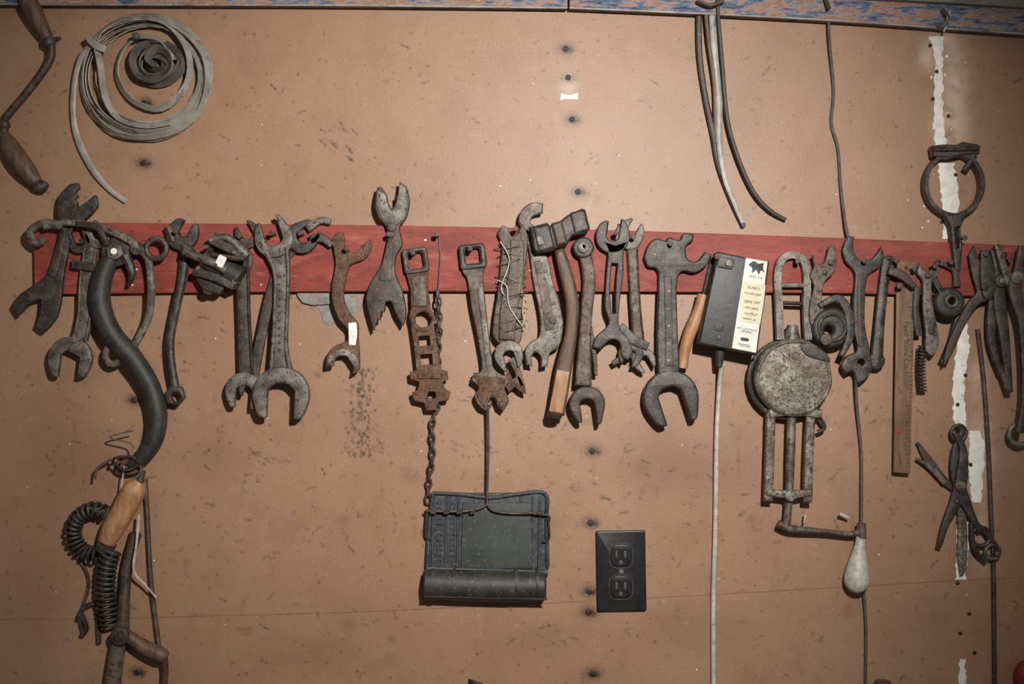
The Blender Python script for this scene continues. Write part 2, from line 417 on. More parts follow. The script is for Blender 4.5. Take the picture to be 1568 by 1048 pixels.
b=B('rusty_s_wrench')
P=sm([(518,357,1),(509,370),(512,388),(514,408),(509,435),(510,465),(520,490),(533,505),(534,520),(515,528),(502,542),(500,562,1),(511,560,1),(516,546),(530,543),(541,552),(540,572,1),(550,565),(551,545),(549,520),(548,495),(535,478),(527,455),(530,430),(537,408),(558,398),(568,384),(567,368,1),(556,376),(545,388),(530,384),(528,368),(526,358,1)])
b.poly(P,bd+2,10,RU,bev=2.5)
b.poly(strip_pts([(540,494),(541,510),(540,528)],[12,13,10]),bd+11,2,WH,bev=0.6)
b.poly(sm([(504,558),(506,543),(525,533),(547,546),(548,564),(542,560),(530,544),(512,548)]),bd+11,2,ST,bev=0.8)
b.done(); NAILS.append((536,384))

b=B('alligator_wrench')
P=sm([(578,289,1),(574,315),(580,335),(592,350),(592,375),(584,405),(568,432),(561,458),(568,490),(573,505,1),(579,487,1),(583,490,1),(584,476,1),(589,478,1),(591,462,1),(599,462),(606,480),(617,498,1),(622,478),(616,445),(606,420),(606,395),(616,375),(612,350),(622,335),(627,310),(622,287,1),(612,280,1),(609,300,1),(606,302,1),(606,314,1),(600,322,1),(594,312,1),(592,300),(584,288,1)])
b.poly(P,bd+3,10,DR,bev=2.2)
b.poly(sm([(578,292,1),(577,315),(584,333),(596,345),(610,345),(620,332),(624,310),(620,290,1),(612,284,1),(609,303),(606,314),(600,324),(594,314),(590,300)]),bd+11,3,ST,bev=1)
b.disc(600,349,7,bd+12,5,DK); b.disc(599,360,5,bd+12,4,DK)
b.strip([(598,372),(594,400),(590,430)],[10,14,20],bd+12,2.5,DR,1)
b.done(); NAILS.append((600,362))

b=B('multi_hole_implement_wrench')
P=[(617,385),(650,379),(656,412),(655,440),(660,478),(663,492),(668,520),(676,566),(684,568),(686,580),(678,584),(680,594),(689,600),(686,612),(672,614),(668,627),(653,627),(650,616),(634,612),(631,600),(640,596),(642,584),(629,580),(628,569),(638,566),(634,530),(630,500),(627,486),(630,470),(629,445),(622,420)]
holes=[rrect(637,401,22,24,-8,4),circ(648,490,12,20),rrect(650,522,17,15,-4),rrect(653,550,18,16,-4),rrect(661,604,12,10,0,3)]
b.poly(P,bd+2,9,RU,holes,1.5)
b.poly(rrect(637,401,38,38,-8,5),bd+6,8,DR,[rrect(637,401,25,26,-8,4)],2)
b.disc(648,490,19,bd+6,7,RU,2,[circ(648,490,13,20)])
b.strip([(641,424),(644,470)],[22,20],bd+10,4,RG,1.2)
for y in (432,444,456): b.text('ES',642,y,9,90,bd+14.2,DR)
b.strip([(640,575),(675,575)],[8,8],bd+9,5,RU,1.5)
b.done(); NAILS.append((636,390))
b=B('square_hole_implement_wrench')
P=sm([(704,378,1),(740,374,1),(746,402),(740,420),(744,470),(752,540),(757,565),(774,575,1),(780,585,1),(772,596),(779,612),(770,628,1),(762,622,1),(756,608),(748,612),(746,627,1),(735,622),(727,606),(733,592),(722,582,1),(726,570,1),(738,564),(732,520),(722,470),(716,430),(708,415)])
b.poly(P,bd+2,10,RG,[rrect(724,394,22,22,-6,3)],2)
b.poly(rrect(724,395,40,38,-6,6),bd+5,10,DK,[rrect(724,394,24,24,-6,3)],2.5)
b.strip([(735,440),(742,500),(749,560)],[9,9,9],bd+11,3,ST,1)
b.poly(sm([(724,574,1),(776,578,1),(772,592),(778,612),(768,624,1),(756,606),(746,612),(744,624,1),(730,606),(734,590)]),bd+10,4,RU,bev=1.5)
b.done(); NAILS.append((722,384))
b=B('rusty_chain')
b.tube([(672,362,bd),(674,400,bd+2),(671,452,bd+6)],1.2,DK,5)
b.chain([(671,452,bd+5),(673,500,bd+3),(670,560,6),(672,610,8),(662,650,12),(662,700,10),(657,730,8),(655,765,8)],15,8,1.7,DR)
b.done(); NAILS.append((672,362))
b=B('hanging_tin_tray')
b.poly([(661,757),(834,757),(838,885),(653,885)],3,4,TRAY,bev=1)
b.poly([(708,772),(812,772),(815,872),(706,872)],7,3,PANEL,bev=1)
for x in (664,684,702,797,815,826): b.tube([(x,762,8),(x-2,870,9)],1.8,TRAY,6)
for j in range(12):
    for x in (670,675,690,695): b.strip([(x-1.5,772+j*8),(x+1.5,772+j*8)],[4,4],6.5,2,ROLL if j%2 else DK,0.4)
b.tube([(663,757,9),(705,759,9),(750,764,9),(790,759,9),(834,758,9),(836,800,9),(838,870,9)],3,TRAY,8)
b.tube([(663,757,9),(658,800,9),(654,870,9)],3,TRAY,8)
b.tube([(654,870,20),(838,876,20)],4,TRAY,8)
q=[(651,892,20),(653,892,20),(700,894,20),(780,896,20),(832,896,20),(835,896,20)]
b.tube(q,[18,23,24,24,22,17],ROLL,20,n=0)
for x in (664,697,790,822): b.tube([(x-2,893,20),(x+2,893,20)],24.8,ROLL,20,n=0)
b.tube([(652,872,28),(836,877,28)],2,ROLL,6); b.tube([(652,908,38),(836,912,38)],1.6,ROLL,6)
b.ring(746,620,6,1.8,bd+6,DK,6)
b.tube([(746,626,bd+5),(746,690,14),(745,760,14),(742,776,16),(715,783,18),(690,784,18),(655,783,18),(652,788,12)],1.8,DR,6)
b.tube([(747,626,bd+7),(748,690,16),(746,762,16),(752,780,18),(775,786,18),(815,787,18),(838,790,18),(840,800,12)],1.8,DR,6)
b.tube([(655,783,16),(653,820,14),(662,826,14)],1.8,DK,6)
b.tube([(838,790,16),(840,825,14),(830,830,14)],1.8,DK,6)
for x in (664,684,704,724,812,826): b.tube([(x-4,785,20),(x+4,785,20)],2.8,DR,6)
b.done()

b=B('wire_wrapped_monkey_wrench')
b.poly(sm([(770,347,1),(762,360),(768,378),(766,410),(762,450),(756,490),(756,515),(772,530),(796,524),(800,490),(802,440),(806,400),(808,360),(798,345,1),(792,358),(784,364),(778,352)]),bd+2,10,RG,bev=2.5)
b.strip([(792,370),(790,420),(780,470),(776,520)],[20,22,26,24],bd+11,6,RG,2)
b.head(779,542,22,75,bd+4,11,ST,g=0.36,L=1.1,L2=1.0)
for k in range(10):
    y0=385+k*13+rnd.uniform(-4,4)
    b.tube([(758+rnd.uniform(-2,4),y0,bd+6),(775,y0+rnd.uniform(-7,7),bd+18),(795,y0+rnd.uniform(-10,10),bd+18),(806+rnd.uniform(-4,2),y0+rnd.uniform(-6,6),bd+6)],0.8,ST,5)
b.tube([(762,430,bd+18),(776,440,bd+20),(780,470,bd+20),(800,500,bd+18)],1.0,CORD,5)
b.tube([(766,372,bd+16),(780,400,bd+20),(768,440,bd+20),(772,452,bd+20)],1.0,CORD,5)
b.tube([(802,455,bd+12),(800,480,bd+20),(806,500,bd+14)],1.2,CORD,5)
b.poly(sm([(778,568),(785,580,1),(795,574),(803,588),(805,602,1),(796,598),(788,592),(780,600,1),(772,585)]),bd+3,7,RU,bev=1.5)
b.strip([(782,548),(792,566),(800,590)],[10,10,8],bd+3,7,RG)
b.done(); NAILS.append((790,352))

b=B('adjustable_wrench')
P=sm([(794,340),(800,322),(816,312),(832,314,1),(831,328,1),(818,332),(812,342),(822,352),(828,375),(840,400),(846,430),(858,470),(862,500),(856,530),(842,540),(838,560,1),(828,562,1),(828,546),(820,538),(814,546),(816,560,1),(806,558,1),(804,535),(814,522),(826,512),(826,480),(816,430),(810,385),(802,362)])
b.poly(P,bd+1,9,ST,bev=2.2)
b.strip([(822,400),(834,450),(842,505)],[10,14,14],bd+9,3,RG,1)
b.strip([(820,420),(838,415)],[5,5],bd+9,2.5,DK,0.6); b.strip([(828,470),(850,464)],[5,5],bd+9,2.5,DK,0.6)
b.disc(846,490,6,bd+10,3,DK,1)
b.done(); NAILS.append((812,338))

b=B('claw_hammer')
b.strip([(856,384),(866,420),(876,465),(874,510),(864,560),(852,632)],[15,20,20,19,24,24],bd+14,16,WB,6)
b.strip([(862,566),(851,628)],[19,21],bd+29,2.5,WD,0.8)
b.tube([(850,630,bd+22),(849,637,bd+22)],[12,10],DK,12)
P=[(812,352),(838,345),(842,350),(858,342),(868,334),(890,324),(895,326),(902,354),(897,360),(876,365),(868,378),(852,384),(846,388),(822,390),(818,384)]
b.poly(P,bd+11,24,DK,bev=4)
b.poly(rrect(833,368,26,38,-14,4),bd+9,28,DK,bev=4)
b.poly(rrect(886,344,24,33,-14,4),bd+9,28,DK,bev=4)
b.poly(rrect(856,362,18,36,-14,3),bd+10,29,DR,bev=4)
b.poly(rrect(828,372,10,14,-14,2),bd+36,2.5,ST,bev=1)
b.done(); NAILS.append((858,340))

b=B('ring_and_open_wrench')
b.disc(893,382,16,bd+8,12,DK,3,[circ(893,382,6,12)])
b.bolt(893,382,9,bd+12,12,ST); b.disc(893,381,3.5,bd+24,2,WH)
b.strip([(896,392),(902,430),(898,480),(895,530),(893,590)],[19,20,18,20,26],bd+7,11,RG,4)
b.head(899,617,27,82,bd+5,13,DR,g=0.4,L=0.98,L2=1.2,bev=3)
b.strip([(903,500),(910,540),(913,575)],[8,7,5],bd+1,6,DK)
b.done(); NAILS.append((893,380))

b=B('double_open_end_wrench')
b.head(938,364,26,-82,bd+6,9,DK,g=0.34,L=1.05,L2=0.85)
b.poly(sm([(918,368,1),(930,385),(928,420),(926,470),(932,495),(912,516),(908,532,1),(920,534,1),(934,520),(948,524),(952,545),(962,550,1),(968,538),(962,520),(948,500),(948,470),(954,420),(955,385),(966,368,1),(942,376,1)]),bd+6,9,DK,[strip_pts([(941,405),(938,440),(939,480)],[8,8,6])],2)
b.strip([(948,500),(970,520),(992,530)],[16,15,12],bd+5,8,DK)
b.head(966,541,19,110,bd+3,8,DK,g=0.35)
b.done(); NAILS.append((940,360))
b=B('open_end_wrench')
b.head(963,362,22,-60,bd+1,8,ST,g=0.3,L=1.1)
b.ibeam([(968,375),(970,420),(974,480),(978,530)],[18,17,17,20],bd+1,8,RG)
b.head(985,550,18,60,bd+1,8,ST,g=0.4)
b.strip([(938,556),(960,545),(995,540)],[8,9,6],bd+1,6,DK)
b.done(); NAILS.append((966,366))

b=B('large_s_pattern_wrench')
P=sm([(986,396,1),(992,378),(1004,368),(1020,372,1),(1024,366),(1040,370),(1046,360),(1062,362,1),(1060,372,1),(1050,380),(1052,398),(1066,402),(1078,388,1),(1088,392,1),(1080,410),(1062,420),(1044,418),(1036,440),(1038,520),(1040,565),(1030,582),(1010,575),(1006,520),(1008,440),(1006,415),(992,410)])
b.poly(P,bd+3,12,DK,bev=2.5)
b.strip([(1022,425),(1023,480),(1024,560)],[12,11,12],bd+14,3,DR,1)
for k in range(5): b.disc(1023,448+k*26,3,bd+16,2,ST,0.6,n=10)
b.head(1027,608,42,72,bd+1,15,DK,g=0.42,th=-0.15,L=0.9,L2=1.0,w=0.34,bev=3.5)
b.done(); NAILS.append((1022,376))
b=B('wooden_file_handle')
b.tube([(1076,452,bd+8),(1070,475,bd+8),(1058,505,bd+6),(1050,530,bd+4),(1047,548,bd+2),(1045,563,bd+2)],[9,9,10,9,8,9],WD,14)
b.tube([(1090,395,bd+8),(1082,430,bd+8),(1076,455,bd+8)],3,DK,8)
b.done()

# ---- power adapter
b=B('power_adapter_box')
P=[(1097,389),(1173,404),(1155,543),(1068,525)]
b.poly(P,bd,42,BOXB,bev=3)
b.poly([(1138,398),(1170,404),(1153,539),(1117,532)],bd+41.6,1.2,LAB,bev=0.3)
b.poly(sm([(1136,432),(1164,437),(1168,444),(1161,492),(1156,498),(1130,493),(1126,488),(1131,438)],2),bd+42.2,0.5,INK,bev=0.1)
b.poly(sm([(1137,433.5),(1163,438.2),(1166.5,444.5),(1159.8,491),(1155.5,496.5),(1131,491.8),(1127.5,487.5),(1132.3,439)],2),bd+42.4,0.8,YEL,bev=0.2)
b.poly(sm([(1142,408),(1150,403),(1156,407),(1164,406),(1163,414),(1166,420),(1160,417),(1157,423),(1153,416),(1147,421),(1147,413)],3),bd+42.5,0.6,INK,bev=0.1)
b.text('LISTED 117-6',1152,427,3.6,10,bd+43.2,INK)
b.text('CLASS 2',1149,443,5,10,bd+43.6,INK)
b.text('POWER UNIT',1148,452,4.2,10,bd+43.6,INK)
b.text('50W 24V',1147,464,6,6,bd+43.6,INK)
b.text('120V 60HZ',1146,473,4.6,10,bd+43.6,INK)
b.text('OUTPUT',1145,482,5,10,bd+43.6,INK)
b.text('MADE IN USA',1143,489,3.2,10,bd+43.6,INK)
b.text('DRY LOCATIONS\nUSE ONLY',1139,506,3.8,10,bd+43.2,INK)
b.poly(rrect(1136,519,12,5,10,1),bd+42.5,0.6,INK,bev=0.1)
b.text('TESTED',1135,528,5.5,10,bd+43.2,INK)
b.poly(rrect(1108,406,24,16,10,4),bd+41,4,DK,bev=1); b.bolt(1112,406,6,bd+45,3,ST); b.disc(1096,396,5,bd+30,14,DR)
b.disc(1098,516,4,bd+41,3,DK); b.disc(1098,500,8,bd+41,1.5,RBK)
b.tube([(1104,530,bd+20),(1103,560,bd+18)],[8,5],RBK,10)
b.done()
b=B('white_power_cord')
b.tube([(1103,562,bd+18),(1102,600,14),(1099,680,9),(1098,800,6),(1095,920,5),(1095,1048,5),(1094,1300,5)],[3.9]*7,CORD,10)
b.done()

# ---- hand drill
b=B('hand_crank_drill')
ud=bd+8
b.ribbon([(1194,522,ud),(1192,470,ud),(1190,425,ud),(1196,402,ud),(1212,394,ud),(1228,402,ud),(1234,425,ud),(1234,470,ud),(1236,522,ud)],5.5,6,ST)
b.strip([(1190,440),(1236,440)],[7,7],ud-2,8,ST); b.tube([(1186,466,ud),(1238,468,ud)],3,DK)
b.tube([(1212,524,ud),(1213,500,ud)],[14,8],ST,10)
Pd=[(1212+58*(1+0.012*math.sin(7*a))*math.cos(a),579+59*(1+0.012*math.cos(5*a))*math.sin(a)) for a in np.linspace(0,2*math.pi,60)[:-1]]
b.poly(Pd,bd,22,LT,bev=4,res=3)
b.ring(1212,579,54,2.4,bd+22,LT)
for tx,ty,tt,ta in ((1195,566,'O',-20),(1228,570,'60',80),(1226,598,'9',10),(1200,600,'O',0),(1208,548,'NO',-10),(1190,584,'1',-60)): b.text(tt,tx,ty,17,ta,bd+22.4,RG,1.0)
b.disc(1212,580,4,bd+21,3,ST)
b.ring(1206,582,58,4,bd+6,DK)
b.poly(sm([(1222,530),(1240,528),(1262,545),(1266,556,1),(1250,552),(1230,545)]),bd+21,4,DK,bev=1)
b.strip([(1176,634),(1212,628),(1256,634)],[14,16,14],bd+2,16,LT,3)
b.strip([(1180,630),(1178,700),(1176,766)],[14,14,14],bd+2,13,LT,3)
b.strip([(1240,630),(1237,700),(1235,768)],[14,14,14],bd+2,13,LT,3)
b.tube([(1212,630,bd+8),(1210,700,bd+8),(1208,760,bd+8),(1205,805,bd+6)],[7,7,6,6],ST,12)
b.strip([(1172,752),(1208,755),(1240,752)],[9,12,9],bd+8,10,LT,2)
b.disc(1208,756,9,bd+12,10,LT,2)
b.tube([(1255,640,bd+8),(1262,655,bd+6),(1252,662,bd+4)],3,DK)
b.tube([(1192,800,bd+6),(1212,808,bd+6),(1260,812,bd+6),(1300,816,bd+6),(1318,812,bd+6)],[6,6,4,4,6],RG,10)
b.tube([(1318,800,bd+6),(1318,822,bd+6)],[7,8],RG,12)
b.tube([(1317,820,bd+6),(1316,832,bd+6),(1314,850,bd+6),(1312,870,bd+6),(1311,888,bd+6),(1311,900,bd+6),(1311,906,bd+6)],[7,8,12,17,19,13,3],CORD,20)
b.tube([(1286,786,bd+2),(1300,792,bd+2)],[3,2],CORD,6); b.tube([(1232,800,bd+2),(1235,786,bd+2)],[1,3],CORD,6)
b.done(); NAILS.append((1212,402))

b=B('braided_cord')
b.tube([(1267,-30,20),(1270,60,14),(1279,140,6),(1276,190,5),(1286,230,5),(1290,290,6),(1295,350,16),(1300,372,20)],2.3,GCORD,8)
b.tube([(1308,575,24),(1312,620,14),(1320,690,10),(1320,760,12),(1319,805,14)],2.3,GCORD,8)
b.tube([(1324,908,10),(1328,960,8),(1328,1060,6),(1330,1250,6)],2.3,GCORD,8)
b.done()

b=B('pocket_adjustable_wrench')
b.poly(sm([(1244,392,1),(1250,404),(1262,402),(1268,380,1),(1278,378,1),(1280,400),(1276,418),(1262,434),(1258,460),(1262,482),(1250,502,1),(1240,492),(1240,465),(1246,440),(1240,422),(1246,410)]),bd+12,8,RG,bev=2)
b.disc(1262,418,4,bd+19,3,DK)
b.done(); NAILS.append((1262,404))
b=B('small_pulley_wheel')
b.disc(1272,502,30,bd+1,22,RBK,6,[circ(1268,506,7,14)])
b.ring(1272,502,20,3,bd+23,DK)
b.strip([(1252,470),(1280,458),(1296,480),(1298,515),(1285,545)],[8,12,14,12,8],bd+20,6,DK,2)
b.disc(1262,520,9,bd+22,5,DR)
b.done()
b=B('double_open_end_wrench')
P=sm([(1298,364,1),(1290,382),(1294,402),(1308,420),(1306,460),(1306,500),(1312,535),(1296,545),(1288,560),(1296,572,1),(1306,568),(1312,586,1),(1322,582),(1334,566),(1332,540),(1324,500),(1324,460),(1328,425),(1346,410),(1352,392),(1348,380,1),(1336,396),(1322,402,1),(1312,396),(1306,380),(1308,364,1)])
b.poly(P,bd+4,9,DK,[circ(1318,554,5,12)],2.2)
b.strip([(1316,430),(1315,480),(1318,530)],[8,7,8],bd+12,2.5,DR,0.8)
b.done(); NAILS.append((1312,402))
b=B('dark_drift_punch')
b.tube([(1358,400,bd+8),(1352,440,bd+8),(1346,500,bd+8),(1342,560,bd+6)],[9,8,8,10],DK,10,flat=0.6)
b.disc(1360,404,11,bd+3,9,DK,2,[circ(1360,404,5,12)])
b.disc(1342,552,13,bd+1,9,DK,3)
b.done(); NAILS.append((1360,402))

b=B('wooden_ruler')
RW=MAT('ruler_wood',(98,70,48),(126,92,64),0.55,0,40,(70,48,34),120,0.62,0.15,(3,3,0.5))
b.poly([(1373,402),(1401,402),(1393,724),(1368,722)],bd,5,RW,[circ(1387,414,3,10)],0.8)
for k in range(48):
    L=10 if k%8==0 else (7 if k%4==0 else 4); y=422+k*6.2; x=1400-(y-402)*8/322
    b.strip([(x-L,y),(x-1,y)],[0.9,0.9],bd+4.8,0.5,INK,0.1)
b.text('Feed Store Co.',1387,530,12,90,bd+5,INK,0.2); b.disc(1380,600,2,bd+4.8,0.6,REDP,0.2); b.disc(1376,660,3.5,bd+4.8,0.6,REDP,0.2)
b.done(); NAILS.append((1387,414))
b=B('small_bent_lever')
b.strip([(1358,415),(1378,422),(1398,440)],[12,14,8],bd+19,6,DR,2)
b.disc(1376,438,5,bd+18,5,WB)
b.tube([(1378,422,bd+5),(1378,422,bd+20)],3,DR)
b.done()

b=B('small_crescent_wrench')
b.poly(sm([(1406,404,1),(1402,420),(1410,434),(1410,470),(1414,510),(1414,535),(1424,545,1),(1434,530),(1432,500),(1426,470),(1424,436),(1434,420),(1432,402,1),(1424,414),(1414,416)]),bd+6,8,ST,bev=2)
b.strip([(1404,440),(1402,480),(1406,515)],[10,10,8],bd+2,7,DK,2)
b.bolt(1418,424,5,bd+13,4,DK)
b.poly(rrect(1424,500,10,26,5,4),bd+13,3,DK,bev=1)
b.helix([(1412,530,bd+6),(1411,565,bd+3),(1414,600,bd)],6,1.3,14,DK)
b.done(); NAILS.append((1418,410))
b=B('caster_with_bracket')
b.disc(1450,464,23,bd+6,20,RBK,6,[circ(1452,462,6,12)]); b.disc(1452,462,12,bd+12,16,DK,3,[circ(1452,462,5,12)])
b.strip([(1438,402),(1430,420),(1438,445)],[8,10,14],bd+4,7,DK,2)
b.strip([(1440,404),(1462,415),(1466,440)],[7,8,12],bd+4,7,DR,2)
b.tube([(1440,400,bd+6),(1428,430,bd+16),(1440,455,bd+24)],2,DK)
b.tube([(1470,480,bd+4),(1460,520,bd+2),(1448,555,bd+2)],[6,5,7],DK)
b.done(); NAILS.append((1442,404))
b=B('piston_ring_clamp')
b.tube([(1459+43*math.sin(a),283-45*math.cos(a)*1.05,18) for a in np.linspace(0.25,2*math.pi-0.25,30)],4.2,DK,4,n=0,flat=2.6,rot=math.pi/4)
b.poly(sm([(1424,226,1),(1440,224),(1462,224),(1470,220,1),(1494,224,1),(1496,238,1),(1472,240),(1450,244),(1426,242,1)]),10,18,DK,bev=2)
b.tube([(1426,232,30),(1494,230,30)],4,DR,8)
b.tube([(1490,235,20),(1484,250,20),(1476,262,20)],5,DK)
b.poly(sm([(1440,322),(1458,330),(1476,322),(1474,335),(1468,350),(1470,380),(1467,415,1),(1459,415,1),(1455,380),(1452,348),(1446,336)]),bd,12,DK,[strip_pts([(1462,350),(1463,380)],[4,4])],2.5)
b.tube([(1460,232,0),(1460,232,30)],3,DK)
b.done(); NAILS.append((1462,345))
b=B('sheep_shears')
b.poly(sm([(1484,392,1),(1492,378,1),(1500,400),(1512,430),(1520,458),(1500,466),(1478,500),(1460,540),(1446,558,1),(1450,535),(1466,495),(1484,462),(1496,448),(1490,425)]),bd+8,7,DR,bev=1.8)
b.poly(sm([(1500,386,1),(1512,384,1),(1518,405),(1524,440),(1510,460),(1500,440)]),bd+14,7,DK,bev=2)
b.disc(1505,440,6,bd+20,4,DK)
b.done(); NAILS.append((1494,392))
b=B('pliers')
b.strip([(1520,384),(1530,420),(1530,460),(1538,520),(1546,600)],[10,16,20,16,9],bd+6,9,DK,3)
b.strip([(1540,388),(1534,420),(1524,460),(1520,520),(1536,572)],[8,14,18,13,10],bd+2,9,DK,3)
b.tube([(1536,570,bd+12),(1543,600,bd+10)],[5,2],ST)
b.disc(1531,432,10,bd+10,9,DK,2.5); b.bolt(1531,432,5,bd+19,3,ST)
b.done(); NAILS.append((1530,400))
b=B('slip_joint_pliers')
b.strip([(1524,378),(1538,420),(1552,445),(1572,470),(1590,520)],[9,13,18,14,12],bd+16,9,ST,3)
b.strip([(1560,380),(1556,415),(1550,445),(1562,500),(1566,600),(1556,660)],[9,15,20,14,12,10],bd+20,9,DR,3)
b.disc(1552,428,10,bd+28,4,ST)
b.ring(1566,664,16,4,bd+6,ST)
b.done(); NAILS.append((1554,400))
b=B('tin_snips')
b.strip([(1476,656),(1464,690),(1464,725),(1474,760),(1488,790),(1500,815)],[8,13,18,18,11,8],10,7,DK,2)
b.strip([(1460,664),(1472,690),(1470,730),(1462,765),(1446,800),(1436,836)],[7,12,18,18,11,7],16,7,DK,2)
b.disc(1466,744,8,22,5,ST)
b.ring(1467,664,11,3,16,DK,ry=12)
b.ring(1502,822,14,3.5,12,DK); b.ring(1520,845,11,3.2,12,ST); b.tube([(1485,790,12),(1512,820,12),(1526,836,12)],4,DK); b.ball(1526,848,14,5,ST)
b.tube([(1488,800,12),(1492,840,12),(1510,860,12)],4,DK)
b.tube([(1467,656,0),(1467,656,22)],2.5,DK)
b.done()
b=B('knife_blade')
b.poly(sm([(1464,768,1),(1477,768,1),(1481,820),(1479,872),(1470,882,1),(1466,850),(1467,810)]),5,4,LT,bev=1)
b.done()
b=B('dividers')
b.strip([(1405,678),(1424,708),(1444,734),(1466,752)],[4,13,12,10],5,5,DK,1.5)
b.strip([(1402,702),(1424,716),(1446,740)],[3,8,8],11,4,ST,1)
b.done()

b=B('hanging_leather_straps')
b.tube([(1074,-60,12),(1073,0,12),(1074,80,10),(1084,150,8),(1095,200,8),(1104,250,8),(1122,300,8),(1142,344,8)],[4.5,4.5,4.5,4.5,5,4.5,4,3.5],STRAPD,6,flat=0.5)
b.tube([(1090,-60,18),(1091,0,18),(1096,80,16),(1103,150,14),(1104,215,14),(1112,270,14),(1128,310,13),(1140,338,12)],[5,5,5,5,5,4,4,3.5],STRAP,6,flat=0.4)
b.tube([(1098,-60,24),(1099,10,24),(1106,90,20),(1115,180,16),(1132,240,14),(1155,290,12),(1180,318,10),(1206,333,8)],[3,3,3.2,3.4,3.5,3.5,3.5,3],RBK,6,flat=0.8)
b.tube([(1080,-60,20),(1081,0,20),(1086,60,18),(1096,130,14),(1098,190,10),(1100,230,8)],[3,3,3,3,3,2],WB,6,flat=0.6)
b.tube([(1066,6,34),(1086,14,36),(1106,6,34)],3,STRAPD,6)
b.done()

b=B('duplex_outlet')
b.poly(rrect(951,875,76,124,-1,3),0,5,BK,bev=2)
for y in (-24,24):
    b.poly(rrect(951,875+y,32,34,-1,10),3,4,BK,[rrect(944,872+y,2.6,9),rrect(957,872+y,2.6,11),circ(950.5,884+y,3,10)],0.8)
    b.poly(rrect(951,875+y,36,38,-1,12),3,2.6,ROLLM,[rrect(951,875+y,34.6,36.6,-1,11)],0.2)
    for p in ((944,872+y),(957,872+y)): b.poly(rrect(p[0],p[1],3,10),6.2,1.0,GCORD,bev=0.3)
    b.disc(950.5,884+y,3,6.2,1.0,GCORD,0.3)
b.disc(951,875,4,4.5,3,ST,1)
b.done()

# ---- nails
HN=B('hanging_nails',ref=20)
for x,y in NAILS:
    yb=max(y,350+max(0,(x-600))*0.02)
    HN.tube([(x,yb,bd),(x,yb-1,bd+24)],2,DR,8,n=0); HN.disc(x,yb-1,4,bd+24,2,DR,0.5,n=12)
HN.done()
WS=B('wall_screws',ref=0)
SC=[(866,75),(876,183),(885,294),(870,119),(907,691),(904,801),(902,906),(901,938),(907,1032),(220,250),(222,158),(205,613),(210,1030),(1434,110),(1428,152),(1463,268),(1424,70),(1452,178),(1442,340),(1478,575),(1466,620),(1486,712),(1466,800),(1484,940),(1492,1000),(1470,970),(1466,893)]
for x,y in SC: WS.disc(x,y,4.4 if x<1400 else 3,0,1.6,BRASS,0.6,n=14); WS.strip([(x-2.5,y-1),(x+2.5,y+1)],[1,1],1.2,0.8,INK,0.1)
WS=WS.done()

# ---- red board, trims
b=B('red_tool_board',ref=0)
b.poly([(57,343),(200,343),(420,345),(600,347),(820,351),(1000,356),(1280,366),(1568,378),(1950,394),(1950,470),(1568,456),(1280,450),(1000,448),(600,447),(300,449),(59,452)],0,bd,RED,bev=1.5)
rr=random.Random(8)
for k in range(40):
    x=rr.uniform(70,1540); y=rr.uniform(355,440)+max(0,(x-800))*0.02; b.poly(circ(x,y,rr.uniform(1,3),7,rr.uniform(0.8,1.6)),bd-0.3,0.6,DK if k%3 else WH,bev=0.1)
b.done()
TRB=bpy.data.materials.new('weathered_blue_wood')
def special_trim(m):
    m.use_nodes=True; nt=m.node_tree; N=nt.nodes; L=nt.links; bs=N['Principled BSDF']
    tc=N.new('ShaderNodeTexCoord'); mp=N.new('ShaderNodeMapping'); mp.inputs['Scale'].default_value=(24,60,120); L.new(tc.outputs['Object'],mp.inputs[0])
    n=N.new('ShaderNodeTexNoise'); n.inputs['Scale'].default_value=1; n.inputs['Detail'].default_value=9; n.inputs['Roughness'].default_value=0.78; L.new(mp.outputs[0],n.inputs['Vector'])
    r=N.new('ShaderNodeValToRGB'); cr_=r.color_ramp
    cr_.elements[0].position=0.36; cr_.elements[0].color=lin((46,46,54)); cr_.elements[1].position=0.66; cr_.elements[1].color=lin((186,166,150))
    for p,c in ((0.44,(80,92,116)),(0.49,(112,120,134)),(0.515,(176,138,114)),(0.58,(128,88,66))):
        e=cr_.elements.new(p); e.color=lin(c)
    L.new(n.outputs['Fac'],r.inputs[0]); L.new(r.outputs[0],bs.inputs['Base Color']); bs.inputs['Roughness'].default_value=0.75
    bp=N.new('ShaderNodeBump'); bp.inputs['Strength'].default_value=0.6; bp.inputs['Distance'].default_value=0.003; L.new(n.outputs['Fac'],bp.inputs['Height']); L.new(bp.outputs[0],bs.inputs['Normal'])
special_trim(TRB)
b=B('trim_1',ref=0)
b.poly([(-600,4),(0,11),(500,13),(868,17),(868,-32),(500,-34),(0,-36),(-600,-42)],0,22,TRB,bev=1)
b.poly([(871,17),(1100,27),(1300,38),(1568,57),(2200,100),(2200,62),(1568,20),(1300,6),(1100,-6),(871,-30)],0,22,TRB,bev=1)
b.tube([(-600,5,20),(0,12,20),(500,14,20),(868,18,20)],1.6,STRAP,6); b.tube([(871,18,20),(1100,28,20),(1300,39,20),(1568,58,20),(2200,101,20)],1.6,STRAP,6)
b.done()
GW=MAT('weathered_grey_wood',(98,96,92),(136,130,122),0.8,0,30,(84,70,58),60,0.62,0.4,(0.3,1,2))
b=B('trim_2',ref=0)
b.poly([(-600,-44),(0,-38),(868,-32),(1100,-8),(1300,6),(1568,22),(2200,64),(2200,-140),(-600,-140)],0,34,GW,bev=1)
b.done()
b=B('small_wall_hook',ref=20)
b.tube([(1438,18,30),(1444,30,36),(1440,42,30),(1432,40,26)],3,ST); b.tube([(1262,0,30),(1266,18,36)],3,DK)
b.tube([(1450,20,30),(1442,50,26)],1.5,CORD)
b.done()
b=B('vertical_conduit_rod')
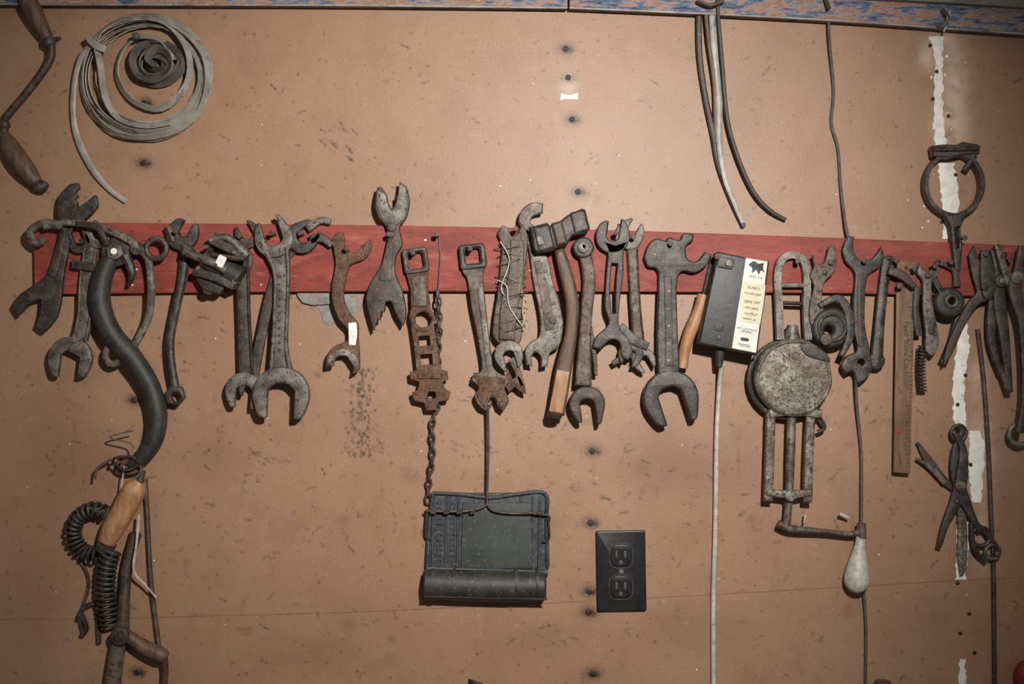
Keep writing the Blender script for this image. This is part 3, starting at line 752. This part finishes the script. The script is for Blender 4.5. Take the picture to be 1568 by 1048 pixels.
b.tube([(1497,505,4),(1506,580,4),(1513,680,4),(1518,800,4),(1522,920,4),(1524,1300,4)],3.6,DR,8)
b.done()

# ---- flat paint/spackle patches
def ragged(pts,amp,rs,seed):
    r=random.Random(seed); q=sm(pts,rs); return [(x+r.uniform(-amp,amp),y+r.uniform(-amp,amp)) for x,y in q]
SP=b=B('spackle_strip',ref=0)
def rag_strip(path,w,seed):
    r=random.Random(seed); q=cr([(p[0],p[1],ww) for p,ww in zip(path,w)],10)
    a=[(p[0]+p[2]/2+r.uniform(-2,2),p[1]) for p in q]; c=[(p[0]-p[2]/2+r.uniform(-2,2),p[1]) for p in q]
    b.poly(a+c[::-1],0,0.7,WH,bev=0.1)
rag_strip([(1433,56),(1437,90),(1437,150),(1438,190),(1440,224)],[22,13,13,16,18],1)
rag_strip([(1448,250),(1453,290),(1455,330),(1450,366)],[24,28,22,16],2)
rag_strip([(1474,488),(1474,530),(1468,580),(1469,640),(1472,656)],[11,20,18,18,14],3)
rag_strip([(1492,660),(1496,690),(1494,730),(1496,770)],[18,24,20,14],4)
rag_strip([(1474,800),(1474,840),(1470,888)],[16,18,16],5)
rag_strip([(1473,1010),(1474,1060),(1476,1200)],[9,11,11],6)
b.poly(ragged([(858,143,1),(872,146),(885,142,1),(885,153,1),(871,152),(858,154,1)],0.6,4,2),0,0.7,WH,bev=0.1)
for k in range(26):
    r=random.Random(k); x,y=1437+r.gauss(4,16),r.uniform(80,360); b.poly(ragged(circ(x,y,r.uniform(1,2.5),7),0.4,1,k),0,0.5,WH,bev=0.1)
for k in range(60):
    r=random.Random(100+k); x,y=r.uniform(40,1540),r.uniform(100,1030); b.poly(circ(x,y,r.uniform(0.5,1.2),7),0,0.5,WH,bev=0.1)
SP=b.done()
b=B('peeling_paint_patch',ref=0)
b.poly(ragged([(468,452),(500,450),(552,450),(556,470),(538,482),(520,474),(516,496),(496,494),(488,474)],2,4,7),0,1,PEEL,bev=0.2)
b.poly(ragged([(460,448),(520,448),(515,462),(470,466)],2,4,9),0.6,6,PEEL,bev=0.4)
PP=b.done()
b=B('black_tool_tip'); b.poly([(718,1040),(740,1048),(760,1080),(722,1090)],0,8,BK); b.done()
b=B('red_plastic_knob'); b.tube([(1566,1016,16),(1570,1030,16),(1574,1064,16)],[8,16,18],REDP,14); b.done()
b=B('screwdriver_end'); b.tube([(1352,1044,14),(1352,1060,14),(1352,1120,14)],[12,14,14],WB,12); b.done()

# ---------------- wall ----------------
xs=np.r_[np.linspace(-1500,-60,14)[:-1],np.arange(-60,1630,2),np.linspace(1632,3000,14)]
ys=np.r_[np.linspace(-900,-60,8)[:-1],np.arange(-60,1110,2),np.linspace(1112,524+Z0/S,10)]
XX,YY=np.meshgrid(xs,ys); nx,ny=len(xs),len(ys)
dark=np.zeros_like(XX); light=np.zeros_like(XX); grub=np.zeros_like(XX)
def gau(A,x,y,rx,ry,st,ang=0):
    a=math.radians(ang); m=3*max(rx,ry)
    i0,i1=np.searchsorted(ys,y-m),np.searchsorted(ys,y+m); j0,j1=np.searchsorted(xs,x-m),np.searchsorted(xs,x+m)
    dx=XX[i0:i1,j0:j1]-x; dy=YY[i0:i1,j0:j1]-y
    u=dx*math.cos(a)+dy*math.sin(a); v=-dx*math.sin(a)+dy*math.cos(a)
    A[i0:i1,j0:j1]+=st*np.exp(-((u/rx)**2+(v/ry)**2))
R=random.Random(11)
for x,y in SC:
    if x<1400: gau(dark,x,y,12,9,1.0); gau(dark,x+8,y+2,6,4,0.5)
def scr(A,x,y,ln,th,st,ang):
    a=math.radians(ang); n=max(2,int(ln/2))
    for i in range(n):
        t=(i/(n-1)-0.5)*ln; gau(A,x+t*math.cos(a)+R.gauss(0,.6),y+t*math.sin(a)+R.gauss(0,.6),R.uniform(1.2,2.4),th*R.uniform(.6,1.3),st*R.uniform(.3,1),ang)
for k in range(260): scr(dark,R.uniform(0,1568),R.uniform(60,1048),R.uniform(2,16),1.2,R.uniform(0.4,1.0),R.uniform(-60,60))
for k in range(260): scr(dark,R.uniform(250,1450),R.gauss(740,130),R.uniform(2,12),1.6,R.uniform(0.35,0.85),R.uniform(-90,90))
for k in range(1100): gau(dark,R.uniform(0,1568),R.uniform(20,1048),R.uniform(1.2,2),R.uniform(1.2,2),R.uniform(0.3,0.9))
for k in range(240): gau(dark,R.gauss(553,12),R.uniform(560,700),R.uniform(1.2,2),R.uniform(1.3,3),0.65)
for k in range(14): scr(dark,R.uniform(490,545),R.uniform(185,245),R.uniform(6,14),1.6,R.uniform(0.6,1),45)
for k in range(8): scr(dark,R.uniform(380,430),R.uniform(690,715),R.uniform(6,14),1.6,R.uniform(0.5,0.9),R.uniform(10,50))
for k in range(30):
    x,y=R.uniform(100,1500),R.uniform(470,1000); gau(dark,x,y,1.8,R.uniform(8,30),R.uniform(0.1,0.3),R.uniform(-12,12))
for x,y,a_,b_,s in ((1005,700,60,60,.5),(1090,720,70,40,.4),(330,700,60,40,.4),(470,1000,90,30,.35),(1060,960,90,40,.35),(1350,800,60,90,.3),(90,650,70,120,.5),(60,900,80,120,.5),(160,730,60,60,.4),(1400,950,120,60,.3),(820,980,80,30,.3)):
    gau(grub,x,y,a_,b_,s)
for k in range(40): gau(grub,R.uniform(200,1450),R.uniform(560,1040),R.uniform(4,16),R.uniform(4,12),R.uniform(.2,.6))
gau(light,1462,120,20,60,0.9); gau(light,1455,200,28,40,0.7); gau(light,1420,90,14,18,0.8); gau(light,1495,580,16,30,0.6); gau(light,1500,690,20,60,0.8); gau(light,870,130,14,22,0.5); gau(light,1505,820,14,60,0.5); gau(light,1440,60,22,14,.6)
sy=np.interp(xs,[-1500,150,540,800,1090,1470,3000],[960,948,938,926,911,889,820])
verts=np.stack([(XX-CX)*S,np.zeros_like(XX),(CY-YY)*S+Z0],-1).reshape(-1,3)
idx=np.arange(nx*ny).reshape(ny,nx)
F=np.stack([idx[:-1,:-1],idx[1:,:-1],idx[1:,1:],idx[:-1,1:]],-1).reshape(-1,4)
me=bpy.data.meshes.new('wall_back'); me.from_pydata(verts.tolist(),[],F.tolist())
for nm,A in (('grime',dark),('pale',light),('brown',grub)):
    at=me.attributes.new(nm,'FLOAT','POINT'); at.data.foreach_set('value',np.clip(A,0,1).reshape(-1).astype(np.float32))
wall=bpy.data.objects.new('wall_back',me); scene.collection.objects.link(wall)
m=bpy.data.materials.new('brown_hardboard'); m.use_nodes=True; nt=m.node_tree; N=nt.nodes; L=nt.links; bs=N['Principled BSDF']
tc=N.new('ShaderNodeTexCoord')
def noise(sc,det=6,ro=0.6,stretch=None):
    n=N.new('ShaderNodeTexNoise'); n.inputs['Scale'].default_value=sc; n.inputs['Detail'].default_value=det; n.inputs['Roughness'].default_value=ro
    if stretch:
        mp=N.new('ShaderNodeMapping'); mp.inputs['Scale'].default_value=stretch; L.new(tc.outputs['Object'],mp.inputs[0]); L.new(mp.outputs[0],n.inputs['Vector'])
    else: L.new(tc.outputs['Object'],n.inputs['Vector'])
    return n.outputs['Fac']
def ramp(f,p0,p1,c0=(0,0,0,1),c1=(1,1,1,1)):
    r=N.new('ShaderNodeValToRGB'); r.color_ramp.elements[0].position=p0; r.color_ramp.elements[1].position=p1; r.color_ramp.elements[0].color=c0; r.color_ramp.elements[1].color=c1
    L.new(f,r.inputs[0]); return r.outputs[0]
def mix(f,a,bc):
    x=N.new('ShaderNodeMix'); x.data_type='RGBA'
    L.new(f,x.inputs[0]); L.new(a,x.inputs[6])
    if isinstance(bc,tuple): x.inputs[7].default_value=bc
    else: L.new(bc,x.inputs[7])
    return x.outputs[2]
def mul(a,bv):
    x=N.new('ShaderNodeMath'); x.operation='MULTIPLY'; L.new(a,x.inputs[0])
    if isinstance(bv,float): x.inputs[1].default_value=bv
    else: L.new(bv,x.inputs[1])
    return x.outputs[0]
def attr(nm):
    a=N.new('ShaderNodeAttribute'); a.attribute_name=nm; return a.outputs['Fac']
base=ramp(noise(2.5,5,0.6),0.3,0.7,lin((144,108,81)),lin((160,124,97)))
base=mix(mul(ramp(noise(14,8,0.7),0.48,0.75),0.5),base,lin((128,89,63)))
base=mix(attr('brown'),base,lin((120,84,58)))
base=mix(mul(ramp(noise(450,3,0.6),0.52,0.7),0.45),base,lin((100,72,53)))
base=mix(mul(ramp(noise(60,10,0.8),0.62,0.70),0.55),base,lin((100,67,46)))
base=mix(mul(ramp(noise(30,10,0.8,(1,1,1.8)),0.58,0.68),0.32),base,lin((184,158,136)))
base=mix(mul(ramp(noise(230,2,0.5),0.70,0.73),0.8),base,lin((64,43,31)))
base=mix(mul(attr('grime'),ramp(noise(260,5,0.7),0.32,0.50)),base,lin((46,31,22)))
base=mix(mul(attr('pale'),ramp(noise(40,6,0.7),0.3,0.52)),base,lin((200,174,152)))
L.new(base,bs.inputs['Base Color']); bs.inputs['Roughness'].default_value=0.5
bp=N.new('ShaderNodeBump'); bp.inputs['Strength'].default_value=0.15; bp.inputs['Distance'].default_value=0.002; L.new(noise(300,4),bp.inputs['Height']); L.new(bp.outputs[0],bs.inputs['Normal'])
me.materials.append(m)
SEAM=MAT('panel_seam_dirt',(96,66,46),(140,104,78),0.8,0,80,(128,92,66),60,0.48)
b=B('panel_seam',ref=0)
b.tube([(x,float(np.interp(x,xs,sy)),0) for x in range(-200,2100,60)],0.55,SEAM,6,n=3)
SM=b.done()
for o in (WS,SP,PP,SM): o.parent=wall
fm=bpy.data.meshes.new('floor'); fm.from_pydata([(-2.1,-3,0),(2.1,-3,0),(2.1,0,0),(-2.1,0,0)],[],[(0,1,2,3)])
fo=bpy.data.objects.new('floor',fm); scene.collection.objects.link(fo); fm.materials.append(MAT('concrete_floor',(110,106,100),(130,126,118),0.8,0,8))

# ---------------- light & camera ----------------
cam=bpy.data.cameras.new('camera'); co=bpy.data.objects.new('camera',cam); scene.collection.objects.link(co)
co.location=(0,-D,Z0); co.rotation_euler=(math.pi/2,0,0); cam.sensor_width=36; cam.lens=36*D/(1568*S); scene.camera=co
def spot(name,loc,tgt,e,size,blend,rad,col=(1,1,1)):
    l=bpy.data.lights.new(name,'SPOT'); l.energy=e; l.spot_size=math.radians(size); l.spot_blend=blend; l.shadow_soft_size=rad; l.color=col
    o=bpy.data.objects.new(name,l); scene.collection.objects.link(o); o.location=loc
    o.rotation_euler=(Vector(tgt)-Vector(loc)).to_track_quat('-Z','Y').to_euler()
spot('flash_lamp',(0.28,-1.45,Z0+0.42),(-0.02,0,Z0+0.04),134,70,1.0,0.03,(1,0.985,0.95))
w=bpy.data.worlds.new('w'); scene.world=w; w.use_nodes=True; w.node_tree.nodes['Background'].inputs[0].default_value=(1,0.97,0.94,1); w.node_tree.nodes['Background'].inputs[1].default_value=0.12
